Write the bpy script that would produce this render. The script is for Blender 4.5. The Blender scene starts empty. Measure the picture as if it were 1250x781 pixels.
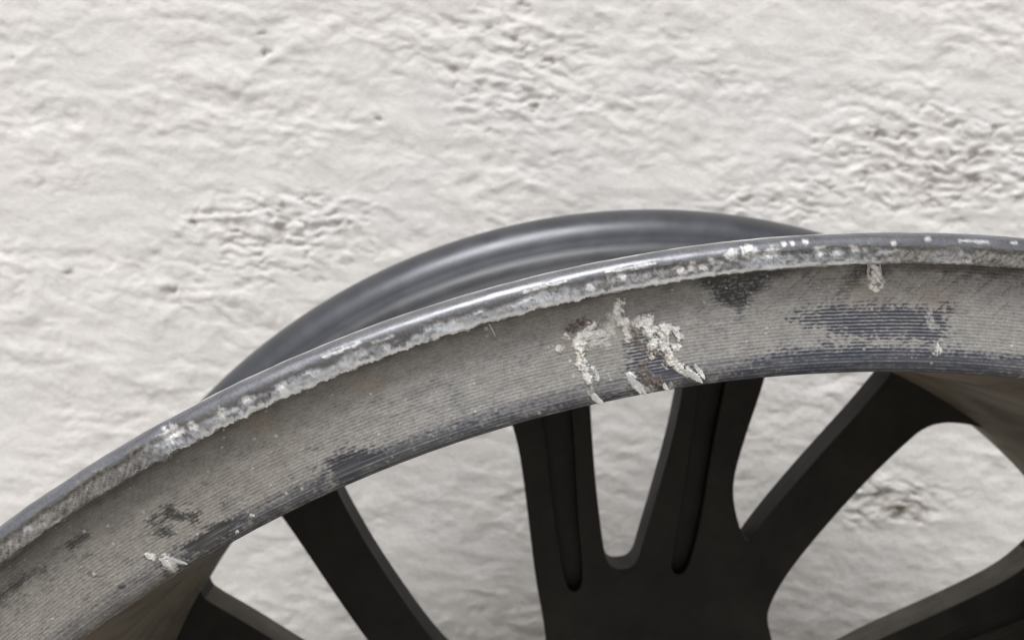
import bpy, math
import numpy as np

S = bpy.context.scene
RAD = math.radians

# ------------------------------------------------------------------ camera
# metres; wheel axis runs along +Y, the damaged flange lies in the plane y = 0
F_PX, CX, CZ, CD, YAW, PITCH = 1194.4, -0.0668, 0.2513, 0.1521, 0.0338, 0.1291
cam_d = bpy.data.cameras.new('camera')
cam = bpy.data.objects.new('camera', cam_d)
S.collection.objects.link(cam)
cam_d.sensor_width = 36.0
cam_d.lens = 36.0 * F_PX / 1250.0
cam_d.clip_start = 0.01
cam_d.clip_end = 100.0
cam.location = (CX, -CD, CZ)
cam.rotation_euler = (RAD(90) - PITCH, 0, -YAW)
cam_d.dof.use_dof = True
cam_d.dof.focus_distance = 0.160
cam_d.dof.aperture_fstop = cam_d.lens / 0.82
S.camera = cam

# ------------------------------------------------------------------ sky, sun, exposure
SUN_EL, SUN_AZ = RAD(58), RAD(200)          # azimuth clockwise from +Y: behind the camera, a little left
w = bpy.data.worlds.new('World')
S.world = w
w.use_nodes = True
nt = w.node_tree
bg = nt.nodes['Background']
sky = nt.nodes.new('ShaderNodeTexSky')
sky.sky_type = 'NISHITA'
sky.sun_disc = False
sky.sun_elevation = SUN_EL
sky.sun_rotation = SUN_AZ
sky.dust_density = 4.0
sky.ozone_density = 1.0
hs = nt.nodes.new('ShaderNodeHueSaturation')     # thin even cloud: most of the blue is gone
hs.inputs['Saturation'].default_value = 0.10
nt.links.new(sky.outputs[0], hs.inputs['Color'])
nt.links.new(hs.outputs[0], bg.inputs['Color'])
bg.inputs['Strength'].default_value = 0.13
sun_d = bpy.data.lights.new('sun', 'SUN')
sun_d.energy = 1.3
sun_d.angle = RAD(24)
sun_d.color = (1.0, 0.972, 0.945)
sun = bpy.data.objects.new('sun', sun_d)
S.collection.objects.link(sun)
sun.rotation_euler = (RAD(90) - SUN_EL, 0, -SUN_AZ + math.pi)
sun.location = (0, -1, 2)
S.view_settings.view_transform = 'Standard'
S.view_settings.look = 'None'
S.view_settings.exposure = 0.0
S.view_settings.gamma = 1.0
S.view_settings.use_curve_mapping = False

# ------------------------------------------------------------------ helpers
def hash2(ix, iy, seed):
    h = (ix.astype(np.int64) * 374761393 + iy.astype(np.int64) * 668265263 + seed * 1442695041) & 0x7fffffff
    h = ((h ^ (h >> 13)) * 1274126177) & 0x7fffffff
    h = ((h ^ (h >> 15)) * 2246822519) & 0x7fffffff
    return (h ^ (h >> 16)) & 0xffff

def noise(x, y, seed=0):
    """gradient noise, about -0.7..0.7"""
    xi, yi = np.floor(x), np.floor(y)
    xf, yf = x - xi, y - yi
    u = xf * xf * xf * (xf * (xf * 6 - 15) + 10)
    v = yf * yf * yf * (yf * (yf * 6 - 15) + 10)
    def g(dx, dy):
        a = hash2(xi + dx, yi + dy, seed) * (2 * np.pi / 65536)
        return np.cos(a) * (xf - dx) + np.sin(a) * (yf - dy)
    n0 = g(0, 0) * (1 - u) + g(1, 0) * u
    n1 = g(0, 1) * (1 - u) + g(1, 1) * u
    return n0 * (1 - v) + n1 * v

def fbm(x, y, seed=0, octv=3, gain=0.5):
    s, a = 0, 1.0
    for k in range(octv):
        s = s + a * noise(x * 2 ** k + 17.3 * k, y * 2 ** k - 9.1 * k, seed + 31 * k)
        a *= gain
    return s

def cells(x, y, seed):
    """jittered cells: three random values of the nearest cell, the offset from its middle, distance to the border"""
    xi, yi = np.floor(x), np.floor(y)
    best = np.full(x.shape, 9.0)
    sec = np.full(x.shape, 9.0)
    out = [np.zeros(x.shape) for _ in range(5)]
    for dx in (-1, 0, 1):
        for dy in (-1, 0, 1):
            cx, cy = xi + dx, yi + dy
            a = hash2(cx, cy, seed) / 65536.0
            b = hash2(cx, cy, seed + 7) / 65536.0
            ox, oy = x - cx - a, y - cy - b
            d = np.hypot(ox, oy)
            nw = d < best
            sec = np.where(nw, best, np.minimum(sec, d))
            best = np.where(nw, d, best)
            for k, val in enumerate((hash2(cx, cy, seed + 13) / 65536.0, hash2(cx, cy, seed + 29) / 65536.0, hash2(cx, cy, seed + 41) / 65536.0, ox, oy)):
                out[k] = np.where(nw, val, out[k])
    return out + [sec - best]

def sstep(a, b, x):
    t = np.clip((x - a) / (b - a), 0, 1)
    return t * t * (3 - 2 * t)

def mix(a, b, t):
    return a + (b - a) * t

# chart: where a point of the place falls in the photograph (pixels of the 1250 x 781 picture),
# used once, to put real stains, pits and gouges at their spot on the real surface
_cy, _sy, _cp, _sp = math.cos(YAW), math.sin(YAW), math.cos(PITCH), math.sin(PITCH)
FWD = np.array([_sy * _cp, _cy * _cp, -_sp])
RGT = np.array([_cy, -_sy, 0.0])
UPV = np.cross(RGT, FWD)
def chart(P):
    d = P - np.array([CX, -CD, CZ])
    z = np.maximum(d @ FWD, 0.02)
    return 625 + F_PX * (d @ RGT) / z, 390.5 - F_PX * (d @ UPV) / z

def unchart(px, py, y):
    """point of the plane at depth y seen at a spot of the photograph"""
    D = (px - 625) / F_PX * RGT - (py - 390.5) / F_PX * UPV + FWD
    t = (y + CD) / D[1]
    return np.array([CX, -CD, CZ]) + t * D

def stroke_d(px, py, pts, r):
    """distance to a polyline minus its radius (pixels); r may be a pair for a taper"""
    best = np.full(px.shape, 1e9)
    r0, r1 = r if isinstance(r, tuple) else (r, r)
    if len(pts) == 1:
        return np.hypot(px - pts[0][0], py - pts[0][1]) - r0
    n = len(pts) - 1
    for k in range(n):
        (ax, ay), (bx, by) = pts[k], pts[k + 1]
        dx, dy = bx - ax, by - ay
        t = np.clip(((px - ax) * dx + (py - ay) * dy) / (dx * dx + dy * dy + 1e-9), 0, 1)
        rr = r0 + (r1 - r0) * (k + t) / n
        best = np.minimum(best, np.hypot(px - ax - t * dx, py - ay - t * dy) - rr)
    return best

def poly_d(px, py, pts):
    """signed distance to a polygon, negative inside"""
    d = stroke_d(px, py, pts + [pts[0]], 0)
    ins = np.zeros(px.shape, bool)
    n = len(pts)
    for k in range(n):
        (ax, ay), (bx, by) = pts[k], pts[(k + 1) % n]
        c = ((ay > py) != (by > py)) & (px < (bx - ax) * (py - ay) / (by - ay + 1e-12) + ax)
        ins ^= c
    return np.where(ins, -d, d)

def link(name, me, mat, parent=None):
    o = bpy.data.objects.new(name, me)
    S.collection.objects.link(o)
    if mat:
        me.materials.append(mat)
    if parent is not None:
        o.parent = parent
    return o

def build(name, V, Fq, mat, parent=None, attrs=None, smooth=True):
    me = bpy.data.meshes.new(name)
    Fq = np.asarray(Fq)
    nf, k = Fq.shape
    used, inv = np.unique(Fq.ravel(), return_inverse=True)
    V = V[used]
    me.vertices.add(len(V))
    me.vertices.foreach_set('co', V.astype(np.float32).ravel())
    me.loops.add(nf * k)
    me.loops.foreach_set('vertex_index', inv.astype(np.int32).ravel())
    me.polygons.add(nf)
    me.polygons.foreach_set('loop_start', np.arange(0, nf * k, k, dtype=np.int32))
    me.polygons.foreach_set('use_smooth', np.full(nf, smooth))
    me.update(calc_edges=True)
    for an, arr in (attrs or {}).items():
        arr = arr[used]
        if arr.ndim == 2:
            c = np.ones((len(used), 4), np.float32)
            c[:, :3] = arr
            me.attributes.new(an, 'FLOAT_COLOR', 'POINT').data.foreach_set('color', c.ravel())
        else:
            me.attributes.new(an, 'FLOAT', 'POINT').data.foreach_set('value', arr.astype(np.float32))
    return link(name, me, mat, parent)

def lathe_grid(th, prof, closed=True, flip=False):
    """th radians from straight up, clockwise seen by the camera; prof list of (y, r)"""
    prof = np.asarray(prof, float)
    T, R = np.meshgrid(th, prof[:, 1], indexing='ij')
    Y = np.broadcast_to(prof[:, 0], T.shape)
    n, m = T.shape
    idx = np.arange(n * m).reshape(n, m)
    a = idx if closed else idx[:-1]
    nx = np.roll(idx, -1, 0) if closed else idx[1:]
    Fq = np.stack([a[:, :-1], nx[:, :-1], nx[:, 1:], a[:, 1:]], -1).reshape(-1, 4)
    if flip:
        Fq = Fq[:, ::-1]
    return T, R, Y, Fq

def pts3(T, R, Y):
    return np.stack([R * np.sin(T), Y, R * np.cos(T)], -1).reshape(-1, 3)

def lathe(name, prof, mat, parent, n=360, flip=False):
    th = np.linspace(0, 2 * np.pi, n, endpoint=False)
    T, R, Y, Fq = lathe_grid(th, prof, True, flip)
    return build(name, pts3(T, R, Y), Fq, mat, parent)

def arc(cy, cr, rad, a0, a1, n):
    """profile arc; angle 0 points to +r, 90 to +y"""
    return [(cy + rad * math.sin(RAD(a)), cr + rad * math.cos(RAD(a))) for a in np.linspace(a0, a1, n)]

# ------------------------------------------------------------------ materials
def new_mat(name):
    m = bpy.data.materials.new(name)
    m.use_nodes = True
    return m, m.node_tree, m.node_tree.nodes['Principled BSDF']

def nd(t, kind, **kw):
    n = t.nodes.new(kind)
    for k, v in kw.items():
        if k in n.inputs:
            n.inputs[k].default_value = v
        else:
            setattr(n, k, v)
    return n

def ramp(t, src, stops):
    r = t.nodes.new('ShaderNodeValToRGB')
    e = r.color_ramp.elements
    while len(e) < len(stops):
        e.new(0.5)
    for i, (p, c) in enumerate(stops):
        e[i].position = p
        e[i].color = (*c, 1) if len(c) == 3 else c
    t.links.new(src, r.inputs[0])
    return r.outputs[0]

def noise_node(t, scale, detail=3, rough=0.55, stretch=None):
    tc = t.nodes.new('ShaderNodeTexCoord')
    src = tc.outputs['Object']
    if stretch:
        mp = t.nodes.new('ShaderNodeMapping')
        mp.inputs['Scale'].default_value = stretch
        t.links.new(src, mp.inputs['Vector'])
        src = mp.outputs[0]
    n = nd(t, 'ShaderNodeTexNoise', Scale=scale, Detail=detail, Roughness=rough)
    t.links.new(src, n.inputs['Vector'])
    return n.outputs['Fac']

def mul(t, a, b, fac=1.0):
    m = t.nodes.new('ShaderNodeMix')
    m.data_type = 'RGBA'
    m.blend_type = 'MULTIPLY'
    m.inputs[0].default_value = fac
    t.links.new(a, m.inputs[6])
    t.links.new(b, m.inputs[7])
    return m.outputs[2]

def bump(t, p, src, strength, dist):
    b = nd(t, 'ShaderNodeBump', Strength=strength, Distance=dist)
    t.links.new(src, b.inputs['Height'])
    t.links.new(b.outputs[0], p.inputs['Normal'])

def attr_mat(name, grain_scale, grain_lo, bump_s):
    """colour, gloss and metal come from the surface's own map of wear and painted light"""
    m, t, p = new_mat(name)
    a = nd(t, 'ShaderNodeAttribute', attribute_name='wear_light_colour')
    g = noise_node(t, grain_scale, 4, 0.65)
    gr = ramp(t, g, [(0.3, (grain_lo,) * 3), (0.7, (1.0 + (1 - grain_lo) * 0.9,) * 3)])
    t.links.new(mul(t, a.outputs['Color'], gr), p.inputs['Base Color'])
    for an, ip in (('gloss_loss', 'Roughness'), ('bare_metal', 'Metallic')):
        q = nd(t, 'ShaderNodeAttribute', attribute_name=an)
        t.links.new(q.outputs['Fac'], p.inputs[ip])
    bump(t, p, g, bump_s, 0.00012)
    return m

M_face = attr_mat('dusty_turned_face', 5200, 0.74, 0.4)
M_gouge = attr_mat('torn_face_metal', 3800, 0.86, 0.2)
M_lip = attr_mat('scuffed_metallic_paint', 5200, 0.88, 0.08)

def paint_mat(name, col, rough, metal, var=0.25, scale=60, spec=0.5):
    m, t, p = new_mat(name)
    g = noise_node(t, scale, 5, 0.6)
    c = ramp(t, g, [(0.3, tuple(x * (1 - var) for x in col)), (0.7, tuple(x * (1 + var) for x in col))])
    t.links.new(c, p.inputs['Base Color'])
    p.inputs['Roughness'].default_value = rough
    p.inputs['Metallic'].default_value = metal
    p.inputs['Specular IOR Level'].default_value = spec
    r = ramp(t, g, [(0.3, (rough * 0.85,) * 3), (0.7, (min(1, rough * 1.2),) * 3)])
    t.links.new(r, p.inputs['Roughness'])
    bump(t, p, noise_node(t, 900, 3), 0.12, 0.0002)
    return m

M_gun = paint_mat('gunmetal_paint', (0.098, 0.102, 0.115), 0.33, 0.7, 0.14, 90)
M_black = paint_mat('black_spoke_paint', (0.023, 0.022, 0.020), 0.55, 0.0, 0.45, 55, 0.2)
M_seat = paint_mat('rubber_marked_paint', (0.09, 0.093, 0.1), 0.42, 0.55, 0.25, 80, 0.4)
M_side = paint_mat('lit_dusty_flank', (0.17, 0.157, 0.14), 0.8, 0.0, 0.3, 90, 0.2)
# brown brake dust baked on the inside of the barrel
M_barrel, t, p = new_mat('brake_dust_barrel')
g = noise_node(t, 45, 6, 0.65, (1, 0.35, 1))
c = ramp(t, g, [(0.28, (0.07, 0.061, 0.047)), (0.5, (0.185, 0.164, 0.132)), (0.75, (0.28, 0.25, 0.203))])
t.links.new(c, p.inputs['Base Color'])
p.inputs['Roughness'].default_value = 0.7
p.inputs['Specular IOR Level'].default_value = 0.25
bump(t, p, noise_node(t, 700, 4), 0.3, 0.0004)
# bare torn aluminium
M_alu, t, p = new_mat('torn_aluminium')
g = noise_node(t, 2600, 5, 0.7)
c = ramp(t, g, [(0.25, (0.36, 0.36, 0.36)), (0.7, (0.8, 0.8, 0.79))])
t.links.new(c, p.inputs['Base Color'])
p.inputs['Roughness'].default_value = 0.42
p.inputs['Metallic'].default_value = 0.55
bump(t, p, g, 0.5, 0.0002)

# ------------------------------------------------------------------ ground
GZ = -0.2452
m_ground, t, p = new_mat('worn_concrete')
g = noise_node(t, 6, 8, 0.65)
c = ramp(t, g, [(0.3, (0.3, 0.275, 0.24)), (0.7, (0.46, 0.42, 0.365))])
t.links.new(c, p.inputs['Base Color'])
p.inputs['Roughness'].default_value = 0.9
bump(t, p, noise_node(t, 250, 6), 0.4, 0.002)
gv = np.array([[-30, -40, GZ], [30, -40, GZ], [30, 3, GZ], [-30, 3, GZ]], float)
ground = build('ground', gv, [[0, 1, 2, 3]], m_ground, smooth=False)
ground['kind'] = 'structure'

# ------------------------------------------------------------------ wall of lumpy limewashed plaster
WALL_Y = 0.348
m_wall, t, p = new_mat('limewashed_plaster')
a = nd(t, 'ShaderNodeAttribute', attribute_name='wash_colour')
g = noise_node(t, 380, 4, 0.6)
gr = ramp(t, g, [(0.3, (0.95,) * 3), (0.7, (1.04,) * 3)])
t.links.new(mul(t, a.outputs['Color'], gr), p.inputs['Base Color'])
p.inputs['Roughness'].default_value = 0.75
p.inputs['Specular IOR Level'].default_value = 0.25
bump(t, p, noise_node(t, 420, 4, 0.6, (1, 1, 2.2)), 0.35, 0.0012)

def axis(lo, a, b, hi, step, grow):
    mid = list(np.arange(a, b, step))
    left, x, s = [], a, step
    while x > lo:
        s *= grow
        x -= s
        left.append(x)
    right, x, s = [], mid[-1], step
    while x < hi:
        s *= grow
        x += s
        right.append(x)
    return np.array(left[::-1] + mid + right)

wx = axis(-2.5, -0.42, 0.33, 2.5, 0.001, 1.08)
wz = axis(-0.30, -0.06, 0.45, 1.6, 0.001, 1.08)
wz = np.maximum(wz, -0.30)
X, Z = np.meshgrid(wx, wz, indexing='ij')
base = np.stack([X, np.full_like(X, WALL_Y), Z], -1)
U, Vp = chart(base.reshape(-1, 3))
U, Vp = U.reshape(X.shape), Vp.reshape(X.shape)
xm, zm = X * 1000, Z * 1000
lean = zm + 0.14 * xm
warp = lean + 5.0 * fbm(xm / 38, zm / 26, 3, 3)
rough_spots = [(335, 280, 130, 62, 0.95), (630, 85, 110, 95, 0.7), (1150, 200, 190, 80, 0.95), (950, 250, 110, 36, 0.7),
               (1085, 612, 70, 45, 0.9), (190, 325, 90, 40, 0.35), (540, 60, 110, 60, 0.4), (1060, 150, 60, 50, 0.4),
               (860, 540, 60, 60, 0.3), (60, 215, 50, 40, 0.2)]
rough = np.zeros_like(X)
wob = 0.55 * fbm(xm / 14, zm / 9, 11, 3)
for (ux, uy, rx, ry, k) in rough_spots:
    q = np.hypot((U - ux) / rx, (Vp - uy) / ry) + wob
    rough = np.maximum(rough, k * (1 - sstep(0.35, 1.15, q)))
calm = np.clip(0.62 + 1.1 * fbm(xm / 70, zm / 45, 5, 3), 0.18, 1.3) * (1 - 0.45 * sstep(440, 560, Vp))
h = 1.4 * fbm(xm / 75, zm / 55, 1, 2)
h += (0.5 + 0.5 * calm) * 1.65 * fbm(xm / 20, warp / 11, 7, 2)
h += calm * 0.95 * fbm(xm / 8.5, warp / 5.0, 8, 3)
h += calm * 0.8 * np.abs(fbm(xm / 10, warp / 6.5, 12, 2))
h += 0.22 * fbm(xm / 3.4, warp / 2.6, 9, 2)
crk = np.exp(-(noise(xm / 11, warp / 5.2, 23) / 0.10) ** 2) * sstep(-0.2, 0.25, fbm(xm / 18, zm / 10, 24, 2))
h -= (1.7 * rough + 0.25 * calm) * crk
rid = 1 - 2 * np.abs(noise(xm / 16, warp / 4.6, 21))
h += rough * (1.3 * rid + 2.2 * fbm(xm / 9, warp / 4.2, 22, 3) - 0.6)
# trowel ridges
for pts, hh, wd in (([(285, 108), (330, 72), (405, 28)], 1.1, 9), ([(-20, 420), (90, 440), (215, 478)], 0.9, 10),
                    ([(330, 78), (200, 118), (60, 120)], 0.45, 12), ([(560, 200), (700, 235), (850, 232)], 0.4, 14)):
    d = stroke_d(U, Vp, pts, 0)
    h += hh * np.exp(-(d / wd) ** 2)
pits = [(320, 40, 3, .6), (326, 64, 4, 1), (463, 145, 4.5, .9), (53, 224, 3, .4), (555, 83, 5, .7), (595, 35, 4, .6), (643, 7, 4, .8), (627, 48, 4, .7),
        (671, 75, 4, .7), (676, 120, 4, .7), (652, 130, 5, .9), (1072, 165, 6, .9), (1190, 190, 5, .9), (1190, 220, 5, .8), (1137, 230, 5, .8),
        (237, 272, 4, .8), (85, 334, 3.5, .6), (210, 356, 5, .8), (343, 254, 5, .5), (361, 332, 4, .4), (392, 343, 4, .35), (950, 246, 4, .6),
        (915, 244, 4, .5), (1102, 622, 9, .8), (1072, 606, 8, .6), (1120, 632, 7, .5), (285, 282, 6, .5), (345, 285, 5, .5),
        (15, 71, 3.5, .4), (1212, 160, 4, .5), (1095, 258, 3.5, .4), (1010, 225, 4, .5), (470, 232, 3, .3)]
pitm = np.zeros_like(X)
jx, jy = 9 * fbm(xm / 4.5, zm / 3.5, 41, 2), 7 * fbm(xm / 4.5, zm / 3.5, 42, 2)
for (ux, uy, r, k) in pits:
    q = np.hypot((U - ux + jx) / (1.5 * r), (Vp - uy + jy) / (0.85 * r))
    pitm = np.maximum(pitm, k * np.exp(-q * q * 1.1))
h -= 3.2 * pitm
V = base.copy()
V[..., 1] -= h * 0.001 * 0.8
# limewash: cream, greyer and cooler in broad patches; brown grime stays in the deepest hollows
wash = np.ones(X.shape + (3,)) * np.array([0.83, 0.81, 0.792])
cool = sstep(-0.15, 0.5, fbm(xm / 60, zm / 45, 51, 3))[..., None]
wash = mix(wash, np.array([0.81, 0.798, 0.785]), cool)
wash *= (1 + 0.05 * fbm(xm / 30, zm / 14, 52, 4))[..., None]
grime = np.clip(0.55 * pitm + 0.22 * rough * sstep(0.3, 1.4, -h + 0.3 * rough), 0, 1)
stain = (1 - sstep(0.2, 1.2, np.hypot((U - 1095) / 55, (Vp - 615) / 32) + wob)) * sstep(-0.1, 0.6, fbm(xm / 7, zm / 6, 60, 3))
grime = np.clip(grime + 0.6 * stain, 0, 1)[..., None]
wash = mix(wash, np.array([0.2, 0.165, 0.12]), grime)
n, m = X.shape
idx = np.arange(n * m).reshape(n, m)
Fq = np.stack([idx[:-1, :-1], idx[1:, :-1], idx[1:, 1:], idx[:-1, 1:]], -1).reshape(-1, 4)
wall = build('plaster_wall', V.reshape(-1, 3), Fq, m_wall, attrs={'wash_colour': wash.reshape(-1, 3)})
wall['label'] = 'lumpy white limewashed wall behind the wheel'
wall['category'] = 'wall'

# ------------------------------------------------------------------ the wheel
BASE = (0.0, 0.12, GZ)
wheel = bpy.data.objects.new('alloy_wheel', None)
S.collection.objects.link(wheel)
wheel.location = BASE
wheel['label'] = 'grey alloy car wheel with scraped dusty rim standing before white wall'
wheel['category'] = 'wheel'
OFF = np.array(BASE)
_build = build
def build(name, V, Fq, mat, parent=None, attrs=None, smooth=True):
    return _build(name, V - OFF, Fq, mat, parent, attrs, smooth)

# angles: fine where the damage is, coarse on the rest of the circle
TH = np.radians(np.concatenate([np.arange(-44, 15, 0.045), np.arange(15, 316, 1.0)]))

# -- inner flange face: turned grooves under a coat of dust
N_V = 150
R_TOP, R_BOT = 0.2402, 0.2243
face_prof = [(0.0050, R_TOP)] + [(0.0050 + 0.0006 * s, R_TOP + (R_BOT - R_TOP) * s) for s in np.linspace(0.004, 1, N_V)]
face_prof += [(0.0056 + 0.0022 * (1 - math.cos(a)), R_BOT - 0.0028 * math.sin(a)) for a in np.linspace(0.12, RAD(90), 16)]
T, R, Y, Fq = lathe_grid(TH, face_prof, True)
P0 = pts3(T, R, Y)
px, py = chart(P0)
px, py = px.reshape(T.shape), py.reshape(T.shape)
u = T * 240.0
v = (R_TOP - R) * 1000.0
flat = 1 - sstep(14.3, 15.3, v)
ph = v / 0.57 + 0.2 * fbm(u / 14, v / 4, 101, 2) + 0.10 * noise(u / 1.6, v / 0.9, 102)
crest = 0.5 + 0.5 * np.cos(2 * np.pi * ph)
n_big = fbm(u / 16, v / 7, 111, 3)
n_mid = fbm(u / 3.2, v / 1.8, 112, 3)
n_fine = fbm(u / 0.8, v / 0.45, 113, 2)
n_str = fbm(u / 5.0, v / 0.4, 114, 2)
dust = 0.92 + 0.22 * n_big + 0.20 * n_mid + 0.26 * n_fine + 0.10 * n_str
wig = 6.0 * n_mid + 9.0 * n_fine
# patches rubbed down to the dark paint: (polygon or stroke, softness px, strength, how far the groove crests keep their dust)
scr = np.zeros_like(T)
stripe = np.zeros_like(T)
for pts, soft, k in (([(846, 338), (900, 322), (975, 316), (945, 342), (922, 362), (904, 382), (880, 372), (862, 356)], 8, 1.0),
                     ([(1040, 325), (1110, 318), (1100, 330), (1050, 345), (1018, 362)], 8, 0.75),
                     ([(1130, 318), (1260, 322), (1260, 338), (1150, 336)], 8, 0.65),
                     ([(196, 616), (247, 626), (242, 636), (202, 632)], 5, 1.1),
                     ([(178, 634), (212, 636), (214, 652), (192, 656)], 7, 0.9),
                     ([(222, 672), (262, 640), (284, 634), (276, 656), (240, 676)], 7, 1.15),
                     ([(78, 664), (106, 648), (108, 656), (84, 670)], 6, 0.85),
                     ([(-10, 725), (40, 695), (66, 684), (40, 702), (0, 735)], 8, 0.8),
                     ([(400, 560), (425, 548), (470, 552), (440, 575), (405, 588)], 6, 0.7),
                     ([(268, 612), (286, 600), (300, 610), (290, 640)], 7, 0.3)):
    scr = np.maximum(scr, k * (1 - sstep(-soft, soft, poly_d(px, py, pts) + wig * 1.3)))
for pts, soft, k in (([(966, 391), (1002, 374), (1158, 377), (1152, 417), (1075, 414), (1010, 404)], 7, 0.95),
                     ([(955, 428), (1060, 418), (1160, 428), (1250, 442), (1250, 462), (900, 466), (860, 470)], 9, 0.7),
                     ([(764, 420), (800, 408), (830, 446), (850, 470), (800, 486), (772, 464)], 8, 0.8),
                     ([(400, 575), (432, 545), (470, 550), (560, 520), (700, 492), (860, 462), (860, 480), (420, 605)], 9, 0.45),
                     ([(195, 690), (270, 650), (330, 620), (400, 585), (400, 600), (200, 705)], 8, 0.55)):
    stripe = np.maximum(stripe, k * (1 - sstep(-soft, soft, poly_d(px, py, pts) + wig * 1.5)))
# oblique hair scratches at the right
rng = np.random.default_rng(5)
for k in range(46):
    cx0, cy0 = rng.uniform(985, 1250), rng.uniform(318, 375)
    L = rng.uniform(8, 42)
    an = RAD(rng.uniform(36, 50))
    d = stroke_d(px, py, [(cx0, cy0), (cx0 - L * math.cos(an), cy0 + L * math.sin(an))], 0)
    scr = np.maximum(scr, rng.uniform(0.2, 0.6) * (1 - sstep(0.3, 1.3, d)))
for k in range(30):
    cx0, cy0 = rng.uniform(860, 950), rng.uniform(322, 372)
    L = rng.uniform(10, 30)
    an = RAD(rng.uniform(30, 48))
    d = stroke_d(px, py, [(cx0, cy0), (cx0 - L * math.cos(an), cy0 + L * math.sin(an))], 0)
    scr = np.maximum(scr, rng.uniform(0.2, 0.5) * (1 - sstep(0.3, 1.5, d)))
# chipped blocks of paint, a line of them at lower left
for k in range(70):
    cx0 = rng.uniform(0, 480)
    cy0 = 700 - 0.42 * cx0 + rng.normal(0, 30) + 30
    d = stroke_d(px, py, [(cx0, cy0), (cx0 + rng.uniform(2, 8), cy0 - rng.uniform(0, 4))], rng.uniform(0.5, 2.0))
    scr = np.maximum(scr, rng.uniform(0.15, 0.6) * (1 - sstep(-0.5, 2.0, d + 1.5 * n_fine)))
scr = scr * np.clip(0.8 + 1.1 * n_fine + 0.5 * fbm(u / 0.35, v / 0.3, 119, 2), 0, 1.5)
edge = sstep(13.9, 15.2, v + 0.9 * n_mid)                     # rubbed bottom edge
under = 1 - sstep(0.2, 2.3, v + 0.9 * n_mid)                  # shade below the lip painted into the colour, with dirt
dust_f = dust - 1.15 * scr - 0.30 * (1 - crest) - stripe * (1.15 - 0.85 * crest) - 0.62 * edge * (0.75 + 0.5 * n_big)
D = sstep(-0.3, 0.9, dust_f)
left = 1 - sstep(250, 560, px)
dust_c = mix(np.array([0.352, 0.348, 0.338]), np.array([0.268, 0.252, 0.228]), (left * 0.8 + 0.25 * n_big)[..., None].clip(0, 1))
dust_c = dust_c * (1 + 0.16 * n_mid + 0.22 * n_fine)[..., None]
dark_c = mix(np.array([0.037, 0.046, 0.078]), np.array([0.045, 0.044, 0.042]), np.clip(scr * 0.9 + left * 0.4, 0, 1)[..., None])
dark_c = mix(dark_c, np.array([0.10, 0.105, 0.115]), (0.45 * edge * sstep(-0.3, 0.4, n_big + n_str))[..., None])
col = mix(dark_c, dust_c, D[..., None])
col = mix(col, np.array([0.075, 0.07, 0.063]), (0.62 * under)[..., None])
shade_dirt = (1 - sstep(0.5, 8.5, v + 2.2 * n_big + 0.8 * n_mid)) * (1 - 0.6 * sstep(850, 1050, px))  # same painted shade and dirt, fading further down the face
col = mix(col, np.array([0.14, 0.135, 0.128]), (0.5 * shade_dirt * D)[..., None])
# faint rust-coloured blush here and there
for (ux, uy, r) in ((1060, 355, 30), (1140, 362, 28), (455, 470, 22), (315, 515, 16), (690, 415, 12)):
    q = np.exp(-(np.hypot(px - ux, (py - uy) * 1.6) / r) ** 2) * 0.3
    col = mix(col, np.array([0.33, 0.24, 0.17]), q[..., None])
lines = np.exp(-((v - 16.5) / 0.09) ** 2) + np.exp(-((v - 17.4) / 0.10) ** 2) + np.exp(-((v - 15.7) / 0.07) ** 2)
col = mix(col, np.array([0.30, 0.30, 0.29]), (0.4 * lines * np.clip(0.6 + n_big + n_str, 0, 1))[..., None])
height = flat * (0.055 * crest) + 0.06 * lines + 0.035 * n_fine * flat + 0.05 * n_mid - 0.03 * scr      # mm towards the camera
rough_a = mix(0.55, 0.92, D)
metal = 0.15 * (1 - D)

# gouges: torn aluminium standing proud of the face, with brown residue
gid = np.zeros(T.shape, int)
bare = np.zeros_like(T)
brown = np.zeros_like(T)
gh = np.zeros_like(T)
su, sv = (u * 0.62 + v * 0.78), (u * 0.78 - v * 0.62)
tear = 0.4 * fbm(u / 1.0, v / 1.0, 131, 3, 0.55) + 0.6 * fbm(su / 2.4, sv / 0.7, 134, 3, 0.5)
tear2 = 1 - 2 * np.abs(fbm(u / 0.7, v / 0.7, 132, 3))
wu, wv_ = su + 0.35 * noise(u / 0.7, v / 0.7, 160), sv + 0.35 * noise(u / 0.7, v / 0.7, 161)
c1 = cells(wu / 1.5, wv_ / 0.75, 170)
c2 = cells(wu / 0.6, wv_ / 0.42, 180)
gw = 1.3 * fbm(u / 0.8, v / 0.8, 133, 3) + 4.2 * (c1[0] - 0.5) + 3.2 * (c2[0] - 0.5) - 0.8
def gouge(g, pts, r, hgt, white=1.0, brn=0.0, soft=1.3):
    global bare, brown, gh
    d = stroke_d(px, py, pts, r) + gw * 1.1
    mk = 1 - sstep(-soft, soft, d)
    bare = np.maximum(bare, mk * white)
    brown = np.maximum(brown, mk * brn)
    gh = np.maximum(gh, (1 - sstep(-soft * 1.6, soft, d)) * hgt)
    gid[(mk > 0.3)] = g
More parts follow.
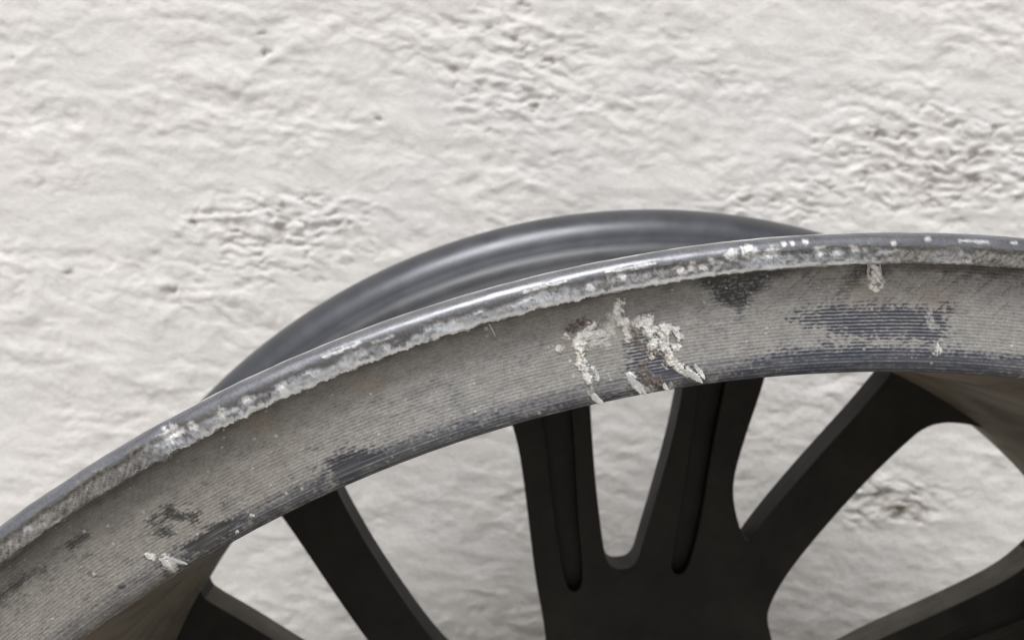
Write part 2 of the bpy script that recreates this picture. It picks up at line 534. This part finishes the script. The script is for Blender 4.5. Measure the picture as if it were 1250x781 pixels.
# cluster at the left of the main gouge
gouge(1, [(756, 370), (754, 384), (759, 394)], (5, 6), 0.9)
gouge(1, [(748, 386), (746, 402), (740, 416), (722, 420)], 5, 0.35, 0.5, 0.0, 4)
gouge(1, [(723, 396), (712, 410), (708, 422)], (6, 7), 1.1)
gouge(1, [(708, 424), (710, 440), (716, 456), (720, 466)], (6, 4), 1.0)
gouge(1, [(724, 450), (729, 463)], (2.5, 1.5), 0.6)
gouge(1, [(722, 468), (723, 480)], (2, 1), 0.4, 0.5)
gouge(1, [(682, 425)], 4.5, 0.8)
gouge(1, [(691, 408)], 3, 0.5)
gouge(1, [(718, 412), (734, 408)], 5, 0.6, 0.75, 0.25)
gouge(1, [(694, 402), (705, 397), (717, 393)], 5, 0.6, 0.15, 1.0)
gouge(1, [(722, 395)], 3, 0.8)
# cluster at its right
gouge(2, [(762, 396), (768, 412)], (5, 4), 0.7, 0.8)
gouge(2, [(778, 396), (790, 392), (794, 400)], 6, 0.7, 0.8)
gouge(2, [(772, 402), (778, 412), (788, 426)], 5, 0.6, 0.2, 0.85)
gouge(2, [(790, 404), (798, 416), (796, 432)], 5, 0.8)
gouge(2, [(812, 402), (810, 416), (814, 430), (818, 440)], (7, 7), 1.2, 1.0, 0.12)
gouge(2, [(818, 398), (827, 404), (828, 415)], (2.5, 2), 0.9)
gouge(2, [(816, 420), (828, 424)], (3, 2), 0.8)
gouge(2, [(798, 431), (810, 431)], 3.5, 0.3, 0.1, 1.0)
gouge(2, [(818, 440), (832, 450), (845, 459)], (6, 3.5), 0.7, 0.85)
gouge(2, [(836, 396), (850, 394)], 1.2, 0.2, 0.3, 0.4)
# brown skid below them
gouge(3, [(784, 448), (790, 460), (804, 470)], (6, 8), 0.45, 0.3, 1.0)
gouge(3, [(768, 459), (776, 470), (785, 478)], (2.5, 4), 0.6)
gouge(3, [(782, 476), (796, 474)], 3.5, 0.5, 0.8, 0.2)
gouge(3, [(810, 470), (814, 475)], 2.5, 0.6)
gouge(3, [(820, 471)], 3, 0.5, 0.6)
# single gouge under the lip at the right, nick lower down, one at lower left
gouge(4, [(1066, 322), (1067, 334), (1068, 348)], (4, 8), 0.7, 0.95)
gouge(4, [(1062, 318), (1060, 340)], (1, 2.5), 0.7, 0.8)
gouge(4, [(1069, 346)], 2.5, 0.1, 0.1, 0.8)
gouge(5, [(1145, 416), (1144, 428)], (1.6, 3.6), 0.5, 0.8)
gouge(5, [(1134, 384), (1139, 398)], (2, 4), 0.15, 0.35)
gouge(6, [(200, 684), (210, 691)], (4, 5), 0.6, 0.75)
gouge(6, [(181, 678), (188, 681)], 2.2, 0.4, 0.7)
gouge(6, [(203, 680), (228, 687)], (1.4, 1.0), 0.5, 0.7)
flake = 0.62 * c1[0] + 0.38 * c2[0] + 0.7 * (c1[1] - 0.5) * c1[3] + 0.7 * (c1[2] - 0.5) * c1[4]
tearw = np.clip(0.22 + 0.55 * flake + 0.15 * tear, 0.1, 1.0)
grit = fbm(u / 0.5, v / 0.5, 150, 3, 0.6)
bare = bare * (1 - 0.45 * sstep(0.2, 0.36, grit))
brown = brown * np.clip(0.95 + 1.6 * fbm(u / 0.45, v / 0.6, 151, 3, 0.6), 0, 1)
alu = np.array([0.90, 0.895, 0.875]) * np.clip(0.74 + 0.36 * c1[2] + 0.22 * c2[1] + 0.25 * tear - 0.45 * sstep(0.12, 0.0, c1[5]) - 0.2 * sstep(0.1, 0.0, c2[5]), 0.2, 1.18)[..., None]
alu = mix(alu, np.array([0.70, 0.64, 0.49]), (0.45 * sstep(0.1, 0.5, fbm(u / 2.2, v / 2.2, 140, 2)))[..., None])
brn_c = np.array([0.080, 0.054, 0.040]) * np.clip(1 + 1.1 * tear, 0.25, 2.2)[..., None]
col = mix(col, alu, np.clip(bare, 0, 1)[..., None])
col = mix(col, brn_c, np.clip(brown * (0.85 + 0.9 * tear), 0, 1)[..., None])
height = height * (1 - 0.6 * bare) + gh * tearw + 0.03 * tear2 * (gh > 0.05) * bare
rough_a = mix(rough_a, 0.55, np.clip(bare - brown, 0, 1))
metal = mix(metal, 0.12, np.clip(bare - brown, 0, 1))
# paint chips: small bright specks of bare metal
for k in range(120):
    cx0 = rng.uniform(10, 1245)
    arcy = 300 + (cx0 - 1130) ** 2 / 3650 + rng.uniform(8, 150)
    d = np.hypot(px - cx0, py - arcy) - rng.choice([0.5, 0.8, 1.2, 1.8], p=[.45, .3, .2, .05])
    mk = (1 - sstep(-0.4, 0.9, d))
    col = mix(col, np.array([0.62, 0.61, 0.58]), (0.75 * mk)[..., None])
    height = height + 0.08 * mk
Yd = Y - height * 0.001 * np.where(v < 15.6, 1, np.clip(1 - (v - 15.6) / 2.5, 0, 1))
PF = pts3(T, R, Yd)
at = {'wear_light_colour': np.clip(col, 0.004, 0.95).reshape(-1, 3), 'gloss_loss': rough_a.ravel(), 'bare_metal': metal.ravel()}
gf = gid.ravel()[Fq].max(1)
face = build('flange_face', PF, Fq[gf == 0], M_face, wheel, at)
face['label'] = 'flat ring of fine turned grooves under beige dust'
for g, lb in ((1, 'white torn metal streak left of the brown skid'), (2, 'white torn metal clump with long tail'),
              (3, 'brown skid mark at the lower edge'), (4, 'small gouge just under the lip'),
              (5, 'small nick in the blue striped patch'), (6, 'pale nick at the lower left')):
    o = build('gouge', PF, Fq[gf == g], M_gouge, face, at)
    o['label'] = lb

# -- lip of the inner flange: metallic paint, ground away along its lower half
lp = [(0.0098, 0.2372)] + arc(0.0046, 0.2421, 0.0029, 60, 0, 12)[0:] + arc(0.0030, 0.2427, 0.0023, 20, -90, 34)[1:]
lp += [(0.0007 + 0.0001 * k * k * 0.25, 0.2427 - 0.00035 * k) for k in range(1, 7)]
lp += [(0.0022, 0.24035), (0.0034, 0.2402), (0.0052, 0.2401)]
# resample the profile evenly
lp = np.array(lp)
sl = np.concatenate([[0], np.cumsum(np.hypot(*np.diff(lp, axis=0).T))])
ss = np.linspace(0, sl[-1], 76)
lp = np.stack([np.interp(ss, sl, lp[:, 0]), np.interp(ss, sl, lp[:, 1])], 1)
for _ in range(3):
    lp[1:-1] = 0.25 * lp[:-2] + 0.5 * lp[1:-1] + 0.25 * lp[2:]
tg = np.gradient(lp, axis=0)
nrm = np.stack([-tg[:, 1], tg[:, 0]], 1)          # (y, r)
nrm /= np.linalg.norm(nrm, axis=1)[:, None]
if nrm[40, 0] > 0:
    nrm = -nrm                                    # outwards: towards the camera on the front of the lip
T, R, Y, Fq = lathe_grid(TH, lp, True)
px, py = chart(pts3(T, R, Y))
px, py = px.reshape(T.shape), py.reshape(T.shape)
u = T * 243.0
s = np.broadcast_to(ss * 1000, T.shape)
low = sstep(0.2427, 0.2418, R) * sstep(0.0075, 0.004, Y)      # 1 on the lower front of the lip
n1 = fbm(u / 6.0, s / 3.0, 201, 3)
n2 = fbm(u / 1.3, s / 0.9, 202, 3)
n3 = fbm(u / 0.45, s / 0.4, 203, 3, 0.6)
n4 = fbm(u / 2.6 + s / 1.2, s / 0.9, 204, 3)
z0_ = s * 0 + 0.37
k1 = cells((u + 0.6 * n2) / 2.1, (s + 0.3 * n2) / 0.9, 220)
k2 = cells((u + 0.3 * n3) / 0.8, (s + 0.2 * n3) / 0.5, 230)
lng = fbm(u / 5.0, s / 0.35, 208, 3)
crk = np.exp(-(noise(u / 1.7, s / 0.7, 210) / 0.07) ** 2) * sstep(-0.1, 0.3, n1)
diag = fbm((u + s * 1.1) / 0.55, (u - s) / 3.2, 205, 2)
depth = (0.2450 - R) * 1000                                   # mm below the crown, 0..4.9
front = sstep(0.0066, 0.0042, Y)
# how far up the lip the scraping reaches along the rim
reach = np.interp(px, [-80, 0, 60, 150, 200, 225, 260, 330, 430, 520, 600, 700, 780, 900, 1010, 1060, 1090, 1140, 1300],
                  [2.0, 2.0, 2.0, 1.9, 2.0, 1.9, 2.7, 2.6, 2.4, 2.5, 2.5, 2.2, 2.1, 1.9, 2.1, 2.4, 2.6, 2.6, 2.6])
sc = sstep(-0.35, 0.45, depth - reach + 1.3 * n1 + 0.5 * n2 + 0.8 * noise(u / 22, z0_, 216)) * front
bright = np.interp(px, [-80, 60, 150, 200, 235, 300, 420, 560, 800, 1000, 1060, 1100, 1300],
                   [0.2, 0.2, 0.3, 0.6, 0.85, 0.62, 0.7, 0.8, 0.42, 0.4, 0.36, 0.2, 0.2])
warmth = np.interp(px, [-80, 120, 220, 700, 800, 860, 1040, 1120, 1300], [0.7, 0.6, 0.1, 0.05, 0.55, 0.2, 0.1, 0.7, 0.7])
paint = np.array([0.215, 0.22, 0.24]) * np.clip(1 + 0.28 * n3 + 0.25 * n1, 0.3, 1.8)[..., None]
metal_c = np.array([0.45, 0.462, 0.49]) * np.clip(0.52 + 0.60 * k1[0] + 0.26 * k2[0] + 0.3 * lng - 0.5 * crk - 0.4 * sstep(0.08, 0.0, k1[5]) * (n1 > -0.1), 0.3, 1.2)[..., None]
dirt_c = mix(np.array([0.12, 0.122, 0.128]), np.array([0.19, 0.175, 0.152]), warmth[..., None]) * np.clip(1 + 1.3 * diag + 0.7 * n3, 0.25, 2.4)[..., None]
bm = np.clip(sstep(0.08, 0.62, bright - 0.12 + 0.55 * n2 + 0.35 * n1 + 0.6 * noise(u / 9, z0_ + 5, 217)), 0, 1)
scraped = mix(dirt_c, metal_c, bm[..., None])
col = mix(paint, scraped, sc[..., None])
# bright skinned flakes on the upper half, and a highlight streak painted in
fl = np.zeros_like(T)
for ux, uy, r in ((845, 326, 6), (858, 326, 5), (893, 311, 8), (912, 307, 9), (922, 308, 6), (944, 306, 7), (938, 310, 6), (957, 298, 3),
                  (966, 297, 2.5), (982, 296, 3.5), (998, 305, 4), (1001, 309, 4), (1023, 308, 4), (1044, 303, 5), (1132, 291, 3),
                  (1005, 303, 3), (870, 318, 4), (832, 330, 5), (760, 338, 5), (720, 350, 5), 
                  (212, 527, 11), (205, 532, 8), (235, 520, 7), (270, 503, 7), (300, 488, 6), (345, 474, 6), (1090, 297, 4)):
    fl = np.maximum(fl, 1 - sstep(-2, 2, np.hypot(px - ux, (py - uy) * 1.25) - 0.95 * r + (2 + 0.7 * r) * n2 + (2 + 0.35 * r) * n3))
for pts in ([(1172, 294), (1205, 295)], [(640, 356), (690, 343)], [(395, 436), (440, 418)], [(1235, 296), (1240, 296)], [(455, 418), (480, 410)],
            [(740, 332), (800, 321)]):
    fl = np.maximum(fl, 0.8 * (1 - sstep(-1, 1.6, stroke_d(px, py, pts, 1.4) + 2.6 * n2)))
fl *= front
col = mix(col, np.array([0.90, 0.90, 0.90]) * np.clip(0.95 + 0.6 * n3, 0.5, 1.15)[..., None], (fl * np.clip(0.9 + 0.6 * n2, 0.4, 1))[..., None])
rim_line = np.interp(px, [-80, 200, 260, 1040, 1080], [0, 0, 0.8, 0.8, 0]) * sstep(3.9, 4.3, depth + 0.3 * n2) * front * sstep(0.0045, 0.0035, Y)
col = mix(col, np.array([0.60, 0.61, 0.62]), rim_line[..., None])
# bright glint along the crown, painted into the colour
crown_glint = np.interp(px, [150, 240, 980, 1080], [0.35, 1, 1, 0.25]) * np.exp(-(((Y - 0.0046) * 1000 + 0.25 * n1) / 0.75) ** 2)
crown_glint *= np.clip(0.85 + 0.6 * n1, 0, 1)
col = mix(col, np.array([0.93, 0.93, 0.93]), (0.95 * crown_glint)[..., None])
# burr: metal pushed down over the face
hg = sc * (0.16 * (k1[0] - 0.5) + 0.07 * (k2[0] - 0.5) + 0.32 * (k1[1] - 0.5) * k1[3] + 0.32 * (k1[2] - 0.35) * k1[4] + 0.05 * lng - 0.06 * crk * bm - 0.06) + fl * 0.05 + sc * (1 - bm) * 0.12 * diag
lump = np.exp(-(np.hypot(px - 212, (py - 530)) / 13) ** 2) * 0.6
hg = hg + lump * (1 + n2)
# ground flat by the kerb, the metal dragged down into a ragged edge that hangs over the face
flatk = sc * front * sstep(1.5, 2.4, depth) * sstep(0.0036, 0.0024, Y)
Yp = 0.0014 - 0.00026 * (depth - 2.2)
drag = np.interp(px, [-80, 100, 190, 215, 260, 420, 540, 700, 850, 980, 1050, 1300],
                 [0.35, 0.4, 0.6, 1.5, 1.0, 0.95, 0.75, 0.7, 0.45, 0.3, 0.2, 0.2])
z0 = s * 0
rag = 0.45 + 0.55 * fbm(u / 3.0, z0 + 3.1, 207, 3, 0.6) + 0.5 * (np.abs(fbm(u / 0.9, z0 + 1.7, 211, 3, 0.65)) - 0.15) + 0.35 * noise(u / 0.35, z0 + 0.3, 212)
edge_w = sstep(3.3, 4.5, depth) * front
hg = np.clip(hg, -0.35, 0.6) * 0.001
NY = np.broadcast_to(nrm[:, 0], T.shape)
NR = np.broadcast_to(nrm[:, 1], T.shape)
Yl = mix(Y, Yp, 0.85 * flatk) + NY * hg
Rl = R + NR * hg - 0.0008 * drag * edge_w * np.clip(rag, -0.1, 1.6)
Rl = Rl - (0.00012 * (n1 + 0.4 * noise(u / 9, s * 0, 209))) * (1 - sc)
rough_a = mix(0.31 + 0.15 * np.clip(n3 + n1, 0, 1), 0.36 + 0.16 * (1 - bm), sc)
rough_a = mix(rough_a, 0.4, fl)
metal = mix(0.7, 0.45 * bm, sc)
metal = mix(metal, 0.35, fl)
metal = mix(metal, 0.25, crown_glint)
rough_a = mix(rough_a, 0.28, crown_glint)
at = {'wear_light_colour': np.clip(col, 0.004, 0.95).reshape(-1, 3), 'gloss_loss': rough_a.ravel(), 'bare_metal': metal.ravel()}
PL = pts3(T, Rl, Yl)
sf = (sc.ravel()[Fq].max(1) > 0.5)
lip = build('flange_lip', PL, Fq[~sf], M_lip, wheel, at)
lip['label'] = 'rounded grey rim lip with broken highlights'
o = build('scraped_edge', PL, Fq[sf], M_lip, lip, at)
o['label'] = 'kerb-scraped raw metal along the lower half of the lip'

# -- slivers of metal curled off the face, each its own little shard
def sliver(p0, p1, wd, lift, seed, name='metal_sliver'):
    a, b = unchart(*p0, 0.0050), unchart(*p1, 0.0050)
    ax = b - a
    L = np.linalg.norm(ax)
    ax /= L
    sd = np.cross(ax, [0, -1, 0])
    out = np.array([0, -1.0, 0])
    r = np.random.default_rng(seed)
    nseg, ring = 14, 8
    V = []
    for i in range(nseg + 1):
        tt = i / nseg
        wv = 1.35 * wd * (math.sin(math.pi * min(1, 0.2 + tt * 0.74)) ** 0.8) * (0.65 + 0.5 * r.random())
        c = a + ax * L * tt + out * (0.00005 + 0.55 * lift * tt * tt) + sd * wd * 0.25 * math.sin(tt * 5 + seed)
        for j in range(ring):
            an = 2 * math.pi * j / ring
            V.append(c + sd * wv * math.cos(an) + out * (0.22 * wd * (0.8 + 0.3 * r.random())) * math.sin(an))
    V = np.array(V)
    F = [[i * ring + j, i * ring + (j + 1) % ring, (i + 1) * ring + (j + 1) % ring, (i + 1) * ring + j] for i in range(nseg) for j in range(ring)]
    return build(name, V, F, M_alu, face, smooth=False)

for k, (p0, p1, wd, lf) in enumerate((((723, 480), (736, 495), 0.00042, 0.0005), ((848, 444), (859, 462), 0.00032, 0.0012),
                                      ((838, 453), (857, 466), 0.00050, 0.0007), ((766, 459), (783, 480), 0.00036, 0.0005),
                                      ((776, 466), (789, 481), 0.00030, 0.0004), ((820, 400), (828, 413), 0.00016, 0.0010),
                                      ((207, 681), (229, 688), 0.00018, 0.0004), ((200, 684), (209, 692), 0.00045, 0.0004),
                                      ((597, 395), (605, 411), 0.00010, 0.0003), ((726, 450), (731, 464), 0.00022, 0.0006),
                                      ((1060, 322), (1059, 340), 0.00018, 0.0006), ((1073, 320), (1076, 338), 0.00014, 0.0005),
                                      ((810, 468), (815, 476), 0.00026, 0.0004), ((305, 627), (311, 630), 0.00022, 0.0002),
                                      ((288, 648), (292, 649), 0.00026, 0.0002), ((680, 424), (686, 426), 0.00040, 0.0003))):
    sliver(p0, p1, wd, lf, k)

# -- barrel: dusty inside, painted outside
inside = [(0.0078, 0.2215), (0.0100, 0.2213), (0.018, 0.2211), (0.030, 0.2206), (0.042, 0.2190), (0.055, 0.2160), (0.070, 0.2125),
          (0.090, 0.2102), (0.120, 0.2088), (0.150, 0.2080), (0.172, 0.2074), (0.175, 0.2062), (0.186, 0.2056), (0.195, 0.2048), (0.201, 0.2040),
          (0.204, 0.2034), (0.206, 0.2030), (0.222, 0.2032), (0.226, 0.2045), (0.2330, 0.2122)]
bi = lathe('barrel_inside', inside, M_barrel, wheel, 540, True)
for q in bi.data.vertices:
    q.co.x += 0.003 * min(1, max(0, (q.co.y + BASE[1] - 0.02) / 0.18))
outside = [(0.0098, 0.2372), (0.0104, 0.2340), (0.0112, 0.2312), (0.0130, 0.2294), (0.0160, 0.2288), (0.030, 0.2276), (0.036, 0.2284),
           (0.040, 0.2284), (0.046, 0.2260), (0.056, 0.2200), (0.070, 0.2165), (0.110, 0.2145), (0.150, 0.2150), (0.165, 0.2190),
           (0.178, 0.2262), (0.186, 0.2284), (0.190, 0.2284), (0.196, 0.2276), (0.2000, 0.2279)]
lathe('barrel_outside', outside, M_gun, wheel, 360, False)
# -- outer flange at the wall side: bead seat, upright and curled tip
fl_p = [(0.2000, 0.2279), (0.2100, 0.2285)] + arc(0.2100, 0.2335, 0.0050, 180, 92, 10)[1:]
fl_p = [(0.2000, 0.2279)] + [(0.2075 + 0.0065 * math.sin(RAD(a)), 0.2346 - 0.0065 * math.cos(RAD(a))) for a in np.linspace(0, 82, 12)]
y0, r0 = fl_p[-1]
fl_p += [(y0 + 0.0118 * (1 - math.cos(RAD(a))) + 0.0004, r0 + 0.0125 * math.sin(RAD(a)) * (0.245 - r0) / 0.0125) for a in np.linspace(6, 90, 22)]
y1, r1 = fl_p[-1]
fl_p += [(y1 + 0.0035 * math.sin(RAD(a)), r1 - 0.0035 + 0.0035 * math.cos(RAD(a))) for a in np.linspace(8, 150, 12)]
fl_p += [(y1 + 0.0005, 0.2365), (y1 - 0.0030, 0.2290), (0.2345, 0.2180), (0.2330, 0.2120)]
lathe('bead_seat', fl_p[:12], M_seat, wheel, 540, False)
lathe('outer_flange', fl_p[11:], M_gun, wheel, 540, False)

# -- spokes: five castings, each a root with three arms
def chaikin(pts, it=2, closed=True):
    p = np.array(pts, float)
    for _ in range(it):
        q = np.roll(p, -1, 0)
        p = np.stack([0.75 * p + 0.25 * q, 0.25 * p + 0.75 * q], 1).reshape(-1, 2)
    return p

def pol(lst):
    return [(r * 0.001 * math.sin(RAD(a)), r * 0.001 * math.cos(RAD(a))) for a, r in lst]

def slab(loops, y_near, y_far, bev):
    """filled outline (first loop) with holes, extruded between two depths and bevelled"""
    cu = bpy.data.curves.new('outline', 'CURVE')
    cu.dimensions = '2D'
    cu.fill_mode = 'BOTH'
    half = (y_far - y_near) / 2
    cu.bevel_depth = bev
    cu.bevel_resolution = 2
    cu.offset = -bev
    cu.extrude = half - bev
    for lp_ in loops:
        sp = cu.splines.new('POLY')
        sp.points.add(len(lp_) - 1)
        for q, (x, y) in zip(sp.points, lp_):
            q.co = (x, y, 0, 1)
        sp.use_cyclic_u = True
    ob = bpy.data.objects.new('outline', cu)
    S.collection.objects.link(ob)
    dg = bpy.context.evaluated_depsgraph_get()
    me = bpy.data.meshes.new_from_object(ob.evaluated_get(dg))
    bpy.data.objects.remove(ob)
    bpy.data.curves.remove(cu)
    yc = (y_near + y_far) / 2
    co = np.empty(len(me.vertices) * 3)
    me.vertices.foreach_get('co', co)
    co = co.reshape(-1, 3)
    out = np.stack([co[:, 0], yc - co[:, 2], co[:, 1]], 1)
    fs = [tuple(p.vertices) for p in me.polygons]
    bpy.data.meshes.remove(me)
    return out, fs

DISC_X = 0.003          # the disc sits a hair off the fitted axis
def rot(vs, deg):
    a = RAD(deg)
    c, s_ = math.cos(a), math.sin(a)
    o = vs.copy()
    o[:, 0] = vs[:, 0] * c + vs[:, 2] * s_
    o[:, 2] = -vs[:, 0] * s_ + vs[:, 2] * c
    o[:, 0] += DISC_X
    return o

outline = [(-25, 206), (-22, 202), (-20, 195), (-19.3, 182), (-19.2, 170), (-20.6, 150), (-22.4, 133), (-25, 115), (-27, 101), (-30, 88), (-34, 76), (-36, 66),
           (-18, 60), (0, 58), (18, 60), (36, 66),
           (36, 77), (32, 84.5), (28, 91.5), (25.4, 96), (24.2, 101), (24.2, 113), (25.6, 130), (28.2, 159), (30.2, 181), (31.2, 191), (33, 197), (35.5, 201.5), (38.5, 206),
           (30, 207.5), (23.5, 206), (24.8, 203), (24.5, 198), (23.5, 185), (21.3, 165), (18.2, 142), (16.1, 128), (15.6, 124), (15.1, 123.5), (14.4, 124.8), (13.2, 128), (11, 138),
           (10.3, 148), (10.8, 165), (11.4, 182), (11.6, 199), (12, 202.5), (13.5, 206),
           (6, 207.5), (-2, 206), (0.5, 201.5), (1.8, 195), (2.1, 186), (1.8, 174), (0.8, 157), (-1.6, 134), (-4.0, 118), (-4.9, 112.5), (-6.3, 110), (-8.7, 109.8), (-10.4, 111.5),
           (-11, 116), (-10.9, 125), (-10.3, 148), (-9.5, 171), (-9.1, 182), (-8.6, 195), (-7.5, 201.5), (-5.5, 206), (-15, 207.5)]
pk1 = [(-15.2, 198), (-11.2, 198), (-11.9, 168), (-14.0, 137), (-15.6, 114.6), (-16.8, 107), (-18.6, 105), (-19.9, 108), (-19.1, 120), (-17.2, 146), (-15.5, 171)]
pk2 = [(4.2, 196), (7.4, 196), (6.9, 178), (6.5, 153), (6.4, 127), (5.2, 109), (3.4, 106), (1.8, 108), (1.8, 113), (3.0, 139), (3.8, 174)]
loops = [chaikin(pol(outline), 2), chaikin(pol(pk1), 2), chaikin(pol(pk2), 2)]
va, fa = slab(loops, 0.2050, 0.2105, 0.0002)
vb, fb = slab(loops[:1], 0.2104, 0.2185, 0.0002)
def plain(name, vs, fs, mat, parent, dusty=False):
    me = bpy.data.meshes.new(name)
    me.from_pydata([tuple(q) for q in (vs - OFF)], [], fs)
    me.update()
    o = link(name, me, mat, parent)
    me.materials.append(M_side)
    for q in me.polygons:                 # upward flanks of two spokes paler: dust, plus light from above painted in
        q.material_index = 1 if dusty and q.normal.z > 0.72 and abs(q.normal.y) < 0.35 else 0
    return o
for k in range(5):
    sp = plain('spoke', rot(vb, 72 * k), fb, M_black, wheel, k in (1, 4))
    plain('pocketed_back', rot(va, 72 * k), fa, M_black, sp, k in (1, 4))
circ = lambda r, cx=0, cy=0, n=64: [(cx + r * math.sin(2 * math.pi * i / n), cy + r * math.cos(2 * math.pi * i / n)) for i in range(n)]
holes = [circ(0.0072, 0.056 * math.sin(RAD(36 + 72 * k)), 0.056 * math.cos(RAD(36 + 72 * k)), 24) for k in range(5)]
vh, fh = slab([circ(0.072, n=120), circ(0.0363, n=90)] + holes, 0.1980, 0.2210, 0.0015)
plain('hub', rot(vh, 0), fh, M_black, wheel)
# a run of casting metal left on the edge of the window at the right
dr = unchart(1228, 541, 0.210)
V, F = [], []
for i in range(9):
    for j in range(14):
        a, b = math.pi * i / 8, 2 * math.pi * j / 14
        V.append(dr + np.array([0.0032 * math.sin(a) * math.cos(b) * (1 + .2 * math.sin(3 * b)), 0.007 * math.cos(a), 0.0024 * math.sin(a) * math.sin(b)]))
F = [[i * 14 + j, i * 14 + (j + 1) % 14, (i + 1) * 14 + (j + 1) % 14, (i + 1) * 14 + j] for i in range(8) for j in range(14)]
build('casting_flash', np.array(V), F, M_barrel, wheel)
